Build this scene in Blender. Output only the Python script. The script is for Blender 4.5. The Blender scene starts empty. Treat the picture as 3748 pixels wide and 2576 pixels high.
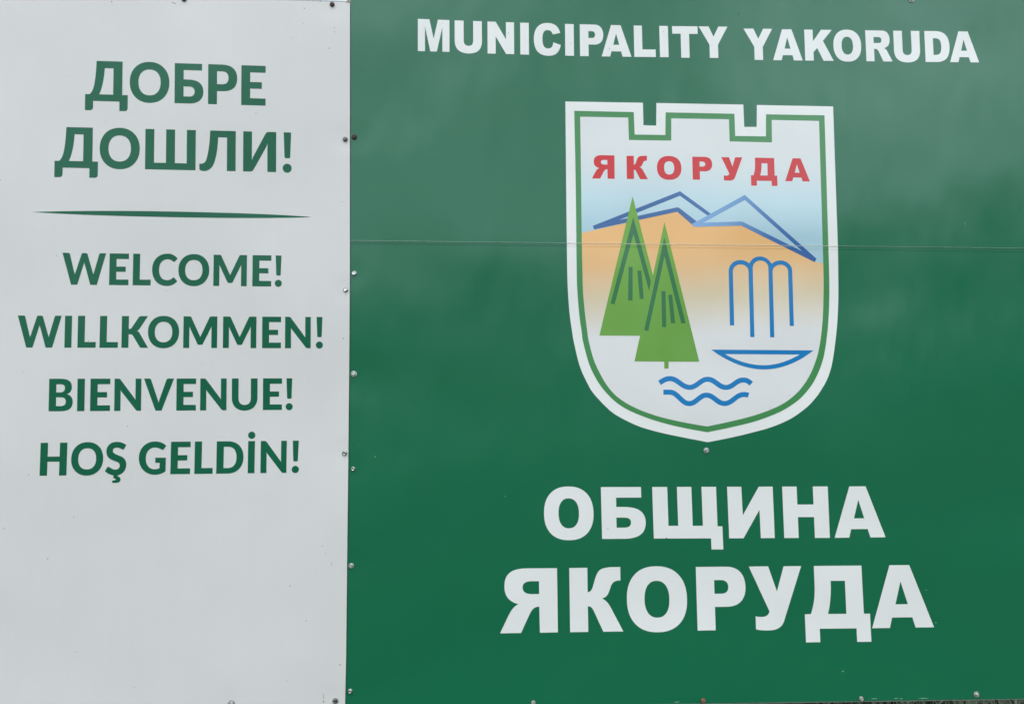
import bpy, bmesh, math, random
from mathutils import Vector, Matrix, Euler
from mathutils.geometry import tessellate_polygon
random.seed(7)
R = math.radians
C = bpy.context.scene.collection
scene = bpy.context.scene

# ------------------------------------------------------------------ camera
CAM_Y, CAM_Z, YAW, PITCH = -2.17, 1.60, R(2.5), R(3.6)
FOC = 26.0
cam_d = bpy.data.cameras.new('camera')
cam_d.lens = FOC; cam_d.sensor_width = 36.0; cam_d.sensor_fit = 'HORIZONTAL'
cam_d.clip_start = 0.05; cam_d.clip_end = 2000
cam = bpy.data.objects.new('camera', cam_d); C.objects.link(cam)
cam.location = (0, CAM_Y, CAM_Z)
cam.rotation_euler = Euler((R(90) + PITCH, 0, -YAW), 'XYZ')
scene.camera = cam

# ------------------------------------------------------------------ sky and sun (bright overcast day)
CLOUD_OFF = (0.0, 0.0, 9.9)
SUN_EL, SUN_AZ = R(58), R(200)        # azimuth clockwise from +Y: sun high, behind and a little left of the camera
world = bpy.data.worlds.new('World'); scene.world = world
world.use_nodes = True
nt = world.node_tree; N = nt.nodes; L = nt.links
N.clear()
def nd(t, **kw):
    n = N.new(t)
    for k, v in kw.items(): setattr(n, k, v)
    return n
def mth(op, a=None, b=None, tree=None, clamp=False):
    T = tree or nt
    n = T.nodes.new('ShaderNodeMath'); n.operation = op; n.use_clamp = clamp
    for i, v in enumerate((a, b)):
        if v is None: continue
        if isinstance(v, (int, float)): n.inputs[i].default_value = v
        else: T.links.new(v, n.inputs[i])
    return n.outputs[0]
out = nd('ShaderNodeOutputWorld'); bg = nd('ShaderNodeBackground')
sky = nd('ShaderNodeTexSky', sky_type='NISHITA', sun_disc=False)
sky.sun_elevation = SUN_EL; sky.sun_rotation = SUN_AZ; sky.air_density = 1.0; sky.dust_density = 2.0
tc = nd('ShaderNodeTexCoord'); sep = nd('ShaderNodeSeparateXYZ')
L.new(tc.outputs['Generated'], sep.inputs[0])
zc = mth('MAXIMUM', sep.outputs['Z'], 0.0)
# stretched cloud noise on a flat cloud deck: direction / (z + k)
inv = mth('DIVIDE', 1.0, mth('ADD', zc, 0.22))
cmb = nd('ShaderNodeCombineXYZ')
L.new(mth('MULTIPLY', sep.outputs['X'], inv), cmb.inputs[0])
L.new(mth('MULTIPLY', sep.outputs['Y'], inv), cmb.inputs[1])
nz = nd('ShaderNodeTexNoise'); nz.inputs['Scale'].default_value = 3.0; nz.inputs['Detail'].default_value = 4.0
nz.inputs['Roughness'].default_value = 0.5
off = nd('ShaderNodeVectorMath', operation='ADD'); off.inputs[1].default_value = CLOUD_OFF
L.new(cmb.outputs[0], off.inputs[0]); L.new(off.outputs[0], nz.inputs['Vector'])
cr = nd('ShaderNodeMapRange'); cr.interpolation_type = 'SMOOTHSTEP'
cr.inputs['From Min'].default_value = 0.36; cr.inputs['From Max'].default_value = 0.62
cr.inputs['To Min'].default_value = 0.32; cr.inputs['To Max'].default_value = 1.50
L.new(nz.outputs['Fac'], cr.inputs['Value'])
grad = mth('ADD', mth('MULTIPLY', zc, 0.80), 0.42)
lum = mth('MULTIPLY', mth('MULTIPLY', grad, cr.outputs[0]), 28.6)
ccol = nd('ShaderNodeVectorMath', operation='SCALE'); ccol.inputs[0].default_value = (0.82, 0.945, 1.0)
L.new(lum, ccol.inputs['Scale'])
mx = nd('ShaderNodeMix', data_type='RGBA'); mx.inputs['Factor'].default_value = 0.88
L.new(sky.outputs[0], mx.inputs['A']); L.new(ccol.outputs[0], mx.inputs['B'])
L.new(mx.outputs['Result'], bg.inputs['Color']); bg.inputs['Strength'].default_value = 0.10
L.new(bg.outputs[0], out.inputs[0])

sun_d = bpy.data.lights.new('sun', 'SUN'); sun_d.energy = 0.50; sun_d.angle = R(25); sun_d.color = (1, 0.97, 0.93)
sun = bpy.data.objects.new('sun', sun_d); C.objects.link(sun)
sd = Vector((math.sin(SUN_AZ) * math.cos(SUN_EL), math.cos(SUN_AZ) * math.cos(SUN_EL), math.sin(SUN_EL)))
sun.rotation_euler = sd.to_track_quat('Z', 'Y').to_euler(); sun.location = sd * 20

scene.view_settings.view_transform = 'Standard'; scene.view_settings.look = 'None'
scene.view_settings.exposure = 0.0; scene.view_settings.gamma = 1.0

# ------------------------------------------------------------------ survey: photo measurements -> metres on the boards
F = FOC / 36.0 * 3748
CM = cam.rotation_euler.to_matrix(); CO = Vector(cam.location)
TILT = math.tan(R(1.9))
X_SEAM = None
def ray(u, v): return CM @ Vector(((u - 1874) / F, -(v - 1288) / F, -1.0))
def on_green(u, v):
    d = ray(u, v); t = -CO.y / d.y; p = CO + d * t
    return (p.x, p.z)
XS = on_green(1278, 1288)[0]
W0 = -0.003                                   # the white board stands 3 mm proud of the green one
def white_y(x): return W0 + TILT * (x - XS)   # and leans towards the viewer at its left end
def on_white(u, v):
    d = ray(u, v)
    # y = W0 + TILT*(x-XS)
    t = (W0 + TILT * (CO.x - XS) - CO.y) / (d.y - TILT * d.x); p = CO + d * t
    return (p.x, p.z)

# the raised joint across the green board
def line_fit(a, b):
    k = (b[1] - a[1]) / (b[0] - a[0]); return a[1] - k * a[0], k
JU = line_fit(on_green(1283, 881), on_green(3748, 909))
JL = line_fit(on_green(1283, 892), on_green(3748, 922.5))
J_OUT, J_BEV, J_BEV2 = 0.0004, 0.0009, 0.0008
def joint_h(x, z):
    zu = JU[0] + JU[1] * x; zl = JL[0] + JL[1] * x
    if z >= zu or z <= zl: return 0.0
    if z > zu - J_BEV: return J_OUT * (zu - z) / J_BEV
    if z < zl + J_BEV2: return J_OUT * (z - zl) / J_BEV2
    return J_OUT

# ------------------------------------------------------------------ materials
def gtree(name):
    m = bpy.data.materials.new(name); m.use_nodes = True
    t = m.node_tree; b = t.nodes['Principled BSDF']
    return m, t, b
def noise(t, scale, detail=3.0, vec=None, rough=0.5, sc3=None):
    n = t.nodes.new('ShaderNodeTexNoise'); n.inputs['Scale'].default_value = scale
    n.inputs['Detail'].default_value = detail; n.inputs['Roughness'].default_value = rough
    g = t.nodes.new('ShaderNodeNewGeometry')
    src = g.outputs['Position']
    if sc3:
        mp = t.nodes.new('ShaderNodeMapping'); mp.inputs['Scale'].default_value = sc3
        t.links.new(src, mp.inputs['Vector']); src = mp.outputs[0]
    t.links.new(src, n.inputs['Vector'])
    return n.outputs['Fac']
def rng(t, v, a, b, c, d, smooth=False):
    n = t.nodes.new('ShaderNodeMapRange')
    if smooth: n.interpolation_type = 'SMOOTHSTEP'
    for k, x in zip(('From Min', 'From Max', 'To Min', 'To Max'), (a, b, c, d)): n.inputs[k].default_value = x
    t.links.new(v, n.inputs['Value']); return n.outputs[0]
def finish_sheet(m, t, b, col_out, rough=0.24, warp=1.6, dirt=0.05, ior=1.62, dents=()):
    """shared finish of the laminated sheet: gentle oil-canning, wiped dust film, soft gloss"""
    # vertical wipe / rain streaks of dust
    st = rng(t, noise(t, 1.0, 5, sc3=(38, 1, 2.2), rough=0.6), 0.35, 0.75, 0, 1)
    bl = mth('ADD', mth('MULTIPLY', rng(t, noise(t, 5.5, 5, rough=0.62), 0.35, 0.7, 0, 1), .5, tree=t), mth('MULTIPLY', rng(t, noise(t, 1.9, 3, rough=0.5), 0.38, 0.62, 0, 1), .5, tree=t), tree=t)
    fac = mth('MULTIPLY', mth('ADD', mth('MULTIPLY', st, 0.25, tree=t), mth('MULTIPLY', bl, 0.75, tree=t), tree=t), dirt, tree=t)
    mx = t.nodes.new('ShaderNodeMix'); mx.data_type = 'RGBA'
    t.links.new(fac, mx.inputs['Factor']); t.links.new(col_out, mx.inputs['A'])
    mx.inputs['B'].default_value = (0.42, 0.42, 0.37, 1)
    t.links.new(mx.outputs['Result'], b.inputs['Base Color'])
    r = mth('ADD', mth('ADD', mth('MULTIPLY', st, 0.03, tree=t), mth('MULTIPLY', bl, 0.05, tree=t), tree=t), rough - 0.04, tree=t)
    t.links.new(r, b.inputs['Roughness'])
    b.inputs['IOR'].default_value = ior
    h = mth('ADD', mth('MULTIPLY', noise(t, 1.7, 1.5, rough=0.35), 1.0, tree=t),
            mth('MULTIPLY', noise(t, 6.0, 1.0, sc3=(1.6, 1, 0.7)), 0.10, tree=t), tree=t)
    g = t.nodes.new('ShaderNodeNewGeometry')
    for px, py, pz, rad, dep in dents:          # the sheet is drawn in a little round each screw
        vd = t.nodes.new('ShaderNodeVectorMath'); vd.operation = 'DISTANCE'
        t.links.new(g.outputs['Position'], vd.inputs[0]); vd.inputs[1].default_value = (px, py, pz)
        h = mth('ADD', h, rng(t, vd.outputs['Value'], 0.0, rad, -dep / (0.020 * warp), 0.0, smooth=True), tree=t)
    bp = t.nodes.new('ShaderNodeBump'); bp.inputs['Strength'].default_value = 1.0
    bp.inputs['Distance'].default_value = 0.020 * warp
    t.links.new(h, bp.inputs['Height']); t.links.new(bp.outputs[0], b.inputs['Normal'])
def lin(c):
    return tuple(((x / 255) / 12.92 if x / 255 <= 0.04045 else ((x / 255 + 0.055) / 1.055) ** 2.4) for x in c)
G_PTS = [(*(lambda p: (p[0], 0, p[1]))(on_green(u, v)), rad, dep) for u, v, rad, dep in
         ((1296, 502, .07, .0012), (1296, 1000, .06, .0010), (1295, 1368, .11, .0022), (1292, 1716, .06, .0010), (1285, 2070, .07, .0012),
          (1281, 2528, .06, .001), (2585, 1648, .06, .0008), (3574, 2540, .08, .0012), (3152, 2554, .06, .001), (3336, -1, .09, .0014))]
W_PTS = [(*(lambda p: (p[0], white_y(p[0]), p[1]))(on_white(u, v)), rad, dep) for u, v, rad, dep in
         ((674, -1, .08, .0014), (1216, 18, .07, .0016), (1264, 510, .06, .0014), (1265, 1061, .05, .001), (1262, 1658, .06, .0014), (1227, 2563, .07, .0014), (847, 2574, .07, .001))]
def sheet_mat(name, col, **kw):
    m, t, b = gtree(name)
    rg = t.nodes.new('ShaderNodeRGB'); rg.outputs[0].default_value = (*col, 1)
    finish_sheet(m, t, b, rg.outputs[0], **kw); return m
def ramp_mat(name, axis_pts, stops, **kw):
    """printed gradient: colour along the line p0 -> p1 on the board (x,z in metres)"""
    m, t, b = gtree(name)
    (x0, z0), (x1, z1) = axis_pts
    g = t.nodes.new('ShaderNodeNewGeometry'); s = t.nodes.new('ShaderNodeSeparateXYZ')
    t.links.new(g.outputs['Position'], s.inputs[0])
    dx, dz = x1 - x0, z1 - z0; n2 = dx * dx + dz * dz
    a = mth('MULTIPLY', mth('ADD', s.outputs['X'], -x0, tree=t), dx / n2, tree=t)
    c = mth('MULTIPLY', mth('ADD', s.outputs['Z'], -z0, tree=t), dz / n2, tree=t)
    f = mth('ADD', a, c, tree=t, clamp=True)
    r = t.nodes.new('ShaderNodeValToRGB'); cr = r.color_ramp
    while len(cr.elements) < len(stops): cr.elements.new(0.5)
    for e, (p, col) in zip(cr.elements, stops): e.position = p; e.color = (*col, 1)
    t.links.new(f, r.inputs[0])
    finish_sheet(m, t, b, r.outputs[0], **kw); return m
def metal_mat(name, col, rough, metal=1.0, rust=0.0):
    m, t, b = gtree(name)
    nz = rng(t, noise(t, 260, 4), 0.35, 0.7, 0, 1)
    mx = t.nodes.new('ShaderNodeMix'); mx.data_type = 'RGBA'
    mx.inputs['A'].default_value = (*col, 1)
    mx.inputs['B'].default_value = ((0.19, 0.07, 0.03, 1) if rust else (*[c * 0.6 for c in col], 1))
    t.links.new(nz, mx.inputs['Factor']); t.links.new(mx.outputs['Result'], b.inputs['Base Color'])
    b.inputs['Metallic'].default_value = metal
    t.links.new(rng(t, nz, 0, 1, rough, rough + 0.2), b.inputs['Roughness'])
    return m
WHITE = (0.84, 0.785, 0.785)
FIELD = (0.75, 0.70, 0.71)
M = {}
M['green'] = sheet_mat('green_film', (0.0010, 0.128, 0.058), dirt=0.006, dents=G_PTS)
M['white_board'] = sheet_mat('white_board_film', (0.712, 0.650, 0.652), rough=0.40, warp=0.9, dirt=0.13, dents=W_PTS, ior=1.45)
M['letter_white'] = sheet_mat('white_vinyl', WHITE, dirt=0.05)
M['letter_green'] = sheet_mat('green_vinyl', (0.0035, 0.108, 0.054), dirt=0.008, ior=1.40)
M['red'] = sheet_mat('red_print', (0.64, 0.012, 0.020), dirt=0.04)
M['ring'] = sheet_mat('leaf_green_print', (0.050, 0.235, 0.070), dirt=0.03)
M['tree'] = ramp_mat('fir_green_print', (on_green(2300, 720), on_green(2420, 1325)),
                     [(0, (0.165, 0.375, 0.035)), (1, (0.135, 0.315, 0.045))], dirt=0.03)
M['stroke'] = sheet_mat('dark_green_print', (0.020, 0.155, 0.050), dirt=0.03)
M['blue'] = sheet_mat('blue_print', (0.0, 0.175, 0.46), dirt=0.02)
M['sky_print'] = ramp_mat('pale_blue_print', (on_green(2500, 540), on_green(2500, 860)),
                          [(0, (0.76, 0.72, 0.73)), (0.22, (0.72, 0.715, 0.735)), (0.62, (0.55, 0.68, 0.76)), (1, (0.40, 0.56, 0.66))], dirt=0.05)
M['hill'] = ramp_mat('orange_fade_print', (on_green(2500, 860), on_green(2520, 1225)),
                     [(0, (0.88, 0.455, 0.170)), (0.28, (0.85, 0.475, 0.220)), (0.62, (0.73, 0.57, 0.40)), (1, FIELD)], dirt=0.05)
M['peak'] = ramp_mat('blue_peak_print', (on_green(2330, 850), on_green(2500, 700)),
                     [(0, (0.030, 0.110, 0.32)), (1, (0.050, 0.145, 0.37))], dirt=0.03)
M['peak2'] = ramp_mat('blue_fade_print', (on_green(2540, 800), on_green(2960, 940)),
                      [(0, (0.22, 0.38, 0.66)), (0.30, (0.16, 0.31, 0.57)), (0.62, (0.05, 0.155, 0.41)), (1, (0.018, 0.095, 0.33))], dirt=0.03)
M['steel'] = metal_mat('zinc_steel', (0.78, 0.78, 0.76), 0.16)
M['gasket'] = metal_mat('black_rubber', (0.012, 0.012, 0.012), 0.7, 0.0)
M['dull'] = metal_mat('dull_steel', (0.20, 0.20, 0.20), 0.40)
M['pale'] = metal_mat('pale_painted_head', (0.50, 0.48, 0.45), 0.45, 0.4)
M['brown'] = metal_mat('brown_painted_head', (0.060, 0.032, 0.028), 0.55, 0.0)
M['rusty'] = metal_mat('rusty_head', (0.26, 0.14, 0.08), 0.6, 0.3, rust=1)
M['washer'] = metal_mat('washer_zinc', (0.50, 0.53, 0.50), 0.42, 0.75)
M['frame'] = metal_mat('grey_painted_tube', (0.36, 0.37, 0.36), 0.5, 0.0)
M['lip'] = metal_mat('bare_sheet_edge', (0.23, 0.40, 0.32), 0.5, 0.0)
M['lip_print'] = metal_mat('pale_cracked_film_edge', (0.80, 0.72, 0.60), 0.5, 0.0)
M['rust'] = metal_mat('rust_stain', (0.45, 0.17, 0.06), 0.9, 0.0, rust=1)
M['back'] = metal_mat('sheet_core', (0.03, 0.035, 0.035), 0.6, 0.0)
M['speck'] = metal_mat('dirt_speck', (0.02, 0.02, 0.018), 0.8, 0.0)
M['scratch'] = metal_mat('scratch', (0.35, 0.55, 0.45), 0.6, 0.0)

# ------------------------------------------------------------------ outline language: M L C Q Z with absolute numbers
def parse(path, seg=10):
    tok = path.replace(',', ' ').split(); i = 0; polys = []; cur = []; cmd = None
    def num():
        nonlocal i
        v = float(tok[i]); i += 1; return v
    while i < len(tok):
        if tok[i] in 'MLCQZ': cmd = tok[i]; i += 1
        if cmd == 'Z': polys.append(cur); cur = []; cmd = None; continue
        if cmd == 'M': cur = [(num(), num())]; cmd = 'L'
        elif cmd == 'L': cur.append((num(), num()))
        elif cmd == 'Q':
            p0 = cur[-1]; a = (num(), num()); b = (num(), num())
            for k in range(1, 6):
                t = k / 5; s = 1 - t
                cur.append((s * s * p0[0] + 2 * s * t * a[0] + t * t * b[0], s * s * p0[1] + 2 * s * t * a[1] + t * t * b[1]))
        elif cmd == 'C':
            p0 = cur[-1]; a = (num(), num()); b = (num(), num()); c = (num(), num())
            for k in range(1, seg + 1):
                t = k / seg; s = 1 - t
                cur.append(tuple(s**3 * p0[j] + 3 * s * s * t * a[j] + 3 * s * t * t * b[j] + t**3 * c[j] for j in (0, 1)))
    if cur: polys.append(cur)
    res = []
    for p in polys:
        q = [p[0]]
        for a in p[1:]:
            if abs(a[0] - q[-1][0]) + abs(a[1] - q[-1][1]) > 1e-6: q.append(a)
        if abs(q[0][0] - q[-1][0]) + abs(q[0][1] - q[-1][1]) < 1e-6: q.pop()
        res.append(q)
    return res
def oval(cx, cy, rx, ry, e=2.15, n=56):
    o = []
    for k in range(n):
        a = 2 * math.pi * k / n; c, s = math.cos(a), math.sin(a)
        o.append((cx + rx * math.copysign(abs(c) ** (2 / e), c), cy + ry * math.copysign(abs(s) ** (2 / e), s)))
    return o

# glyphs: u 0..100 across the letter, t 0..100 from baseline to cap height
HUM = {   # humanist sans, bold (white board)
 'Д': 'M 26 100 L 87 100 L 87 16.5 L 100 16.5 L 100 -16 Q 100 -23.5 92 -23.5 L 80.6 -23.5 L 80.6 0 L 19 0 L 19 -15 Q 19 -23.5 11 -23.5 L 0 -23.5 L 0 16.5 L 10.5 16.5 C 17 22 20.5 34 22.5 50 C 24.5 66 25.3 82 26 100 Z M 45.3 82.7 L 65.8 82.7 L 65.8 16.8 L 33 16.8 C 39.5 32 43.5 52 45.3 82.7 Z',
 'Б': 'M 0 0 L 0 100 L 95 100 L 95 83.5 L 31 83.5 L 31 60 L 48 60 C 82 60 100 50 100 30.5 C 100 10 82 0 50 0 Z M 31 42.5 L 50 42.5 C 62 42.5 69.5 39 69.5 30 C 69.5 21 62 17.3 50 17.3 L 31 17.3 Z',
 'Р': 'M 0 0 L 0 100 L 47 100 C 82 100 100 88 100 66 C 100 45 85 33.3 50 33.3 L 30.5 33.3 L 30.5 0 Z M 30.5 83 L 48 83 C 63 83 70 77 70 66.5 C 70 56 63 50.6 48 50.6 L 30.5 50.6 Z',
 'E': 'M 0 0 L 0 100 L 100 100 L 100 82.8 L 36.5 82.8 L 36.5 58.5 L 84.5 58.5 L 84.5 42 L 36.5 42 L 36.5 17.6 L 100 17.6 L 100 0 Z',
 'Ш': 'M 0 0 L 0 100 L 17.7 100 L 17.7 16.6 L 41.3 16.6 L 41.3 100 L 58.9 100 L 58.9 16.6 L 82.4 16.6 L 82.4 100 L 100 100 L 100 0 Z',
 'Л': 'M 29.2 100 L 100 100 L 100 0 L 76 0 L 76 83.6 L 51.3 83.6 C 50.5 50 45 25 37 12 C 30 2 21 -1.5 12 -1.5 Q 2 -1.5 0 3.5 L 0 16.8 L 5 16.5 C 13 17 18 21 21 33 C 26 52 28.5 75 29.2 100 Z',
 'И': 'M 0 0 L 0 100 L 26.5 100 L 26.5 27.5 Q 28 33 31 38 L 68 96 Q 71 100.5 80 100 L 100 100 L 100 0 L 73.5 0 L 73.5 72 Q 72 66 69 61 L 32 5 Q 28 -0.5 20 0 Z',
 'W': 'M 0 100 L 13 100 Q 16 100 17 96.5 L 27.5 40 Q 28.8 35 29.2 32 Q 29.6 35 31 40 L 43.5 96 Q 44.5 100 47 100 L 53.5 100 Q 56.5 100 57.5 96 L 70 40 Q 71.3 35 71.6 31.5 Q 72 35 73 40 L 84 96 Q 85 100 87.5 100 L 100 100 L 80 0 L 66 0 Q 65 0 64.5 3 L 52 62 Q 50.5 67 50 70 Q 49.5 67 48.5 62 L 36 3 Q 35.5 0 34.5 0 L 21.2 0 Z',
 'L': 'M 0 0 L 0 100 L 39 100 L 38.7 18 L 100 18 L 100 0 Z',
 'C': 'M 100 86 C 90 96 77 101.5 61 101.5 C 24 101.5 0 80 0 50.5 C 0 20 23 -1.5 58 -1.5 C 77 -1.5 90 4 100 14 L 89 24.5 Q 86 27.5 82.5 25 C 76 20 70 17 59.5 17 C 40 17 27.5 29 27.5 50.5 C 27.5 71 41 83.5 61 83.5 C 71 83.5 77 80 82.5 76.5 Q 86.5 74 90 77 Z',
 'M': 'M 0 0 L 0 100 L 18 100 Q 21.5 100 23 97 L 47 42 Q 49.5 37 50 34.5 Q 50.8 37 53 42 L 77 97 Q 78.5 100 82 100 L 100 100 L 100 0 L 83 0 L 83 62 Q 83 66 83.5 69 L 58.5 14 Q 57 10 53.5 10 L 46.5 10 Q 43 10 41.5 14 L 16.8 69 Q 17.8 66 17.8 62 L 17.8 0 Z',
 'K': 'M 0 0 L 0 100 L 26.5 100 L 26.5 59.5 L 30 59.5 Q 35 59.5 38 63.5 L 63.5 96 Q 67 100 73 100 L 98.5 100 L 66 58.5 Q 63 55.5 58 53.5 Q 63 52 67 47.5 L 100.5 0 L 77 0 Q 71 0 68.5 3.5 L 43 38 Q 40 42 34 42.5 L 26.5 42.5 L 26.5 0 Z',
 'N': 'M 0 0 L 0 100 L 14 100 Q 20 100 23 96 L 76 38 Q 78.5 35 79.5 33.5 Q 78.5 37 78.5 42 L 78.5 100 L 100 100 L 100 0 L 88 0 Q 83 0 80 3.5 L 26 60 Q 23 63.5 22 66.5 Q 23 62 23 57 L 23.3 0 Z',
 'I': 'M 0 0 L 0 100 L 100 100 L 100 0 Z',
 'B': 'M 0 0 L 0 100 L 47 100 C 80 100 96 92 96 73.5 C 96 63 89 55.5 76 52.5 C 92 49 100.5 41 100.5 28 C 100.5 10 85 0 52 0 Z M 30.5 83 L 46 83 C 60 83 67 79.5 67 71.5 C 67 62 60 58 46 58 L 30.5 58 Z M 30.5 43 L 50 43 C 65 43 71.5 38 71.5 29.5 C 71.5 21 65 16 50 16 L 30.5 16 Z',
 'V': 'M 0 100 L 17 100 Q 22 100 23.5 96.5 L 46.5 34 Q 48.3 28 49 25 Q 50 28 52 34 L 75 96.5 Q 76.5 100 81 100 L 100 100 L 59.5 0 L 39.5 0 Z',
 'U': 'M 0 100 L 26 100 L 26 39 C 26 25 34 16.5 50 16.5 C 66 16.5 74 25 74 39 L 74 100 L 100 100 L 100 39 C 100 14 80 -1.5 50 -1.5 C 20 -1.5 0 14 0 39 Z',
 'H': 'M 0 0 L 0 100 L 27.8 100 L 27.8 58 L 72.3 58 L 72.3 100 L 100 100 L 100 0 L 72.3 0 L 72.3 42.5 L 27.8 42.5 L 27.8 0 Z',
 'D': 'M 0 0 L 0 100 L 42 100 C 78 100 100 80 100 50 C 100 20 78 0 42 0 Z M 26.5 83 L 42 83 C 63 83 74 71 74 50 C 74 29 63 17 42 17 L 26.5 17 Z',
}
HUM['O'] = [oval(50, 50, 50, 51.2), oval(50, 50, 28, 32.3, 2.25)]
HUM['!'] = [parse('M 10 100 L 93 100 L 84 43 Q 83 35.5 76 35.5 L 28 35.5 Q 21 35.5 19.5 43 Z')[0], oval(50, 10.3, 50, 11.3, 2)]
HUM['İ'] = [parse(HUM['I'])[0], oval(50, 118, 54, 11.3, 2)]
BLK = {   # heavy grotesque (green board, headings and crest)
 'M': 'M 0 0 L 0 100 L 36.5 100 L 50 40.5 L 63.5 100 L 100 100 L 100 0 L 77.5 0 L 77.5 77 L 60 0 L 39.5 0 L 22.5 77 L 22.5 0 Z',
 'U': 'M 0 100 L 33 100 L 33 39 C 33 27 39 21.5 50.5 21.5 C 62 21.5 68 27 68 39 L 68 100 L 100 100 L 100 37 C 100 12 84 -2.5 50 -2.5 C 16 -2.5 0 12 0 37 Z',
 'N': 'M 0 0 L 0 100 L 31 100 L 69.5 45.5 L 69.5 100 L 100 100 L 100 0 L 69.5 0 L 30.5 54.5 L 30.5 0 Z',
 'I': 'M 0 0 L 0 100 L 100 100 L 100 0 Z',
 'C': 'M 98 71 C 93 91 77 101.5 52 101.5 C 18 101.5 0 82 0 50 C 0 15 18 -2 53 -2 C 80 -2 94 9 100 33 L 72.5 41 C 70 27 64 21 53 21 C 39 21 32 29 32 50 C 32 71 39 79 51 79 C 62 79 68 74 70.5 65.5 Z',
 'P': 'M 0 0 L 0 100 L 62 100 C 87 100 100 88 100 68 C 100 48 86 36.8 60 36.8 L 36.5 36.8 L 36.5 0 Z M 36.5 79 L 50 79 C 60 79 65 75 65 68.5 C 65 61 60 57.5 50 57.5 L 36.5 57.5 Z',
 'A': 'M 0 0 L 33 100 L 65 100 L 100 0 L 70.3 0 L 65.7 16.5 L 33 16.5 L 28.6 0 Z M 39.5 37.5 L 49.5 74 L 59.7 37.5 Z',
 'L': 'M 0 0 L 0 100 L 38.5 100 L 38.5 24 L 100 24 L 100 0 Z',
 'T': 'M 33 0 L 33 76 L 0 76 L 0 100 L 100 100 L 100 76 L 66 76 L 66 0 Z',
 'Y': 'M 36 0 L 36 42 L 0 100 L 34.5 100 L 50.5 67.5 L 68.5 100 L 100 100 L 65.5 42 L 65.5 0 Z',
 'K': 'M 0 0 L 0 100 L 29.5 100 L 29.5 62.5 L 59 100 L 97 100 L 64.5 64 L 100 0 L 64.5 0 L 43.5 41 L 30 27.5 L 30 0 Z',
 'R': 'M 0 0 L 0 100 L 62 100 C 83 100 92 88 92 71 C 92 56 84 45 68.5 43.5 C 76 41 79 37 82 31 L 100 0 L 65 0 L 50 29 C 46 38 42 40.5 31 40.5 L 31 0 Z M 30.5 78.5 L 48 78.5 C 57 78.5 60.5 75 60.5 69.5 C 60.5 62 57 59.5 48 59.5 L 30.5 59.5 Z',
 'D': 'M 0 0 L 0 100 L 45 100 C 84 100 100 82 100 50 C 100 18 84 0 45 0 Z M 33.5 77 L 42 77 C 58 77 66.5 71 66.5 50 C 66.5 29 58 23 42 23 L 33.5 23 Z',
 'Б': 'M 0 0 L 0 100 L 91.5 100 L 91.5 79.5 L 34 79.5 L 34 61.5 L 52 61.5 C 84 61.5 100 52 100 31.5 C 100 11 84 0 52 0 Z M 33.5 41 L 50 41 C 62 41 66.5 38 66.5 31.5 C 66.5 24.5 62 21.5 50 21.5 L 33.5 21.5 Z',
 'Щ': 'M 0 0 L 0 100 L 21.8 100 L 21.8 24.5 L 36 24.5 L 36 100 L 57 100 L 57 24.5 L 71.8 24.5 L 71.8 100 L 93 100 L 93 23.3 L 100 23.3 L 100 -21.5 L 83 -21.5 L 83 0 Z',
 'И': 'M 0 0 L 0 100 L 31 100 L 32 44.5 L 69.5 100 L 100 100 L 100 0 L 69.5 0 L 69 55 L 31.5 0 Z',
 'Н': 'M 0 0 L 0 100 L 31.7 100 L 31.7 65 L 67.3 65 L 67.3 100 L 100 100 L 100 0 L 67.3 0 L 67.3 40.5 L 31.7 40.5 L 31.7 0 Z',
 'Я': 'M 100 0 L 100 100 L 47 100 C 20 100 8.5 91 8.5 72 C 8.5 58 15 49 32.5 44.5 C 24 41.5 19 34 15.5 28 L 0 0 L 36.3 0 L 50 26 C 56 37 59.5 40.5 68.5 40.5 L 69 0 Z M 68.5 80 L 57 80 C 45 80 40 77 40 70.5 C 40 63.5 45 60 57 60 L 68.5 60 Z',
 'К': 'M 0 0 L 0 100 L 34 100 L 34 62 C 40 62 42.5 66 45 73 C 49 84 51 91 57 95.5 C 63 100 73 100.5 96.5 100.5 L 96.5 79.5 C 85 79.5 80.5 77 77 68 C 73 58 70 53.5 61 52 C 70 48 75 42 80.5 32 L 100 0 L 62.5 0 L 47 29 C 42 38.5 40 40 34 40 L 34 0 Z',
 'У': 'M 0 100 L 37 100 L 52 60 L 66.5 100 L 100 100 L 63.6 13.7 C 59 3 50 -1.5 33 -1.5 C 24 -1.5 16 -1 9.6 0.5 L 9.6 21 C 16 20 22 19.5 27 20.5 C 33 22 35 25 36.5 28.5 Z',
 'Д': 'M 17 100 L 90.5 100 L 90.5 23.3 L 100 23.3 L 100 -21.5 L 78.3 -21.5 L 78.3 0 L 21.8 0 L 21.8 -21.5 L 0 -21.5 L 0 23.3 L 9.4 23.3 C 14.5 38 17 52 17 70 Z M 42 76 L 64 76 L 63.8 23.3 L 35.5 23.3 C 39 35 42 55 42 76 Z',
}
BLK['O'] = [oval(50, 49.7, 50, 51.6, 2.3), oval(50, 49.7, 20.7, 28.8, 2.3)]

def interp(pts, x):
    if x <= pts[0][0] or len(pts) == 1:
        a, b = pts[0], pts[1] if len(pts) > 1 else pts[0]
    elif x >= pts[-1][0]: a, b = pts[-2], pts[-1]
    else:
        for a, b in zip(pts, pts[1:]):
            if a[0] <= x <= b[0]: break
    if b[0] == a[0]: return a[1]
    return a[1] + (b[1] - a[1]) * (x - a[0]) / (b[0] - a[0])

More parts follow.
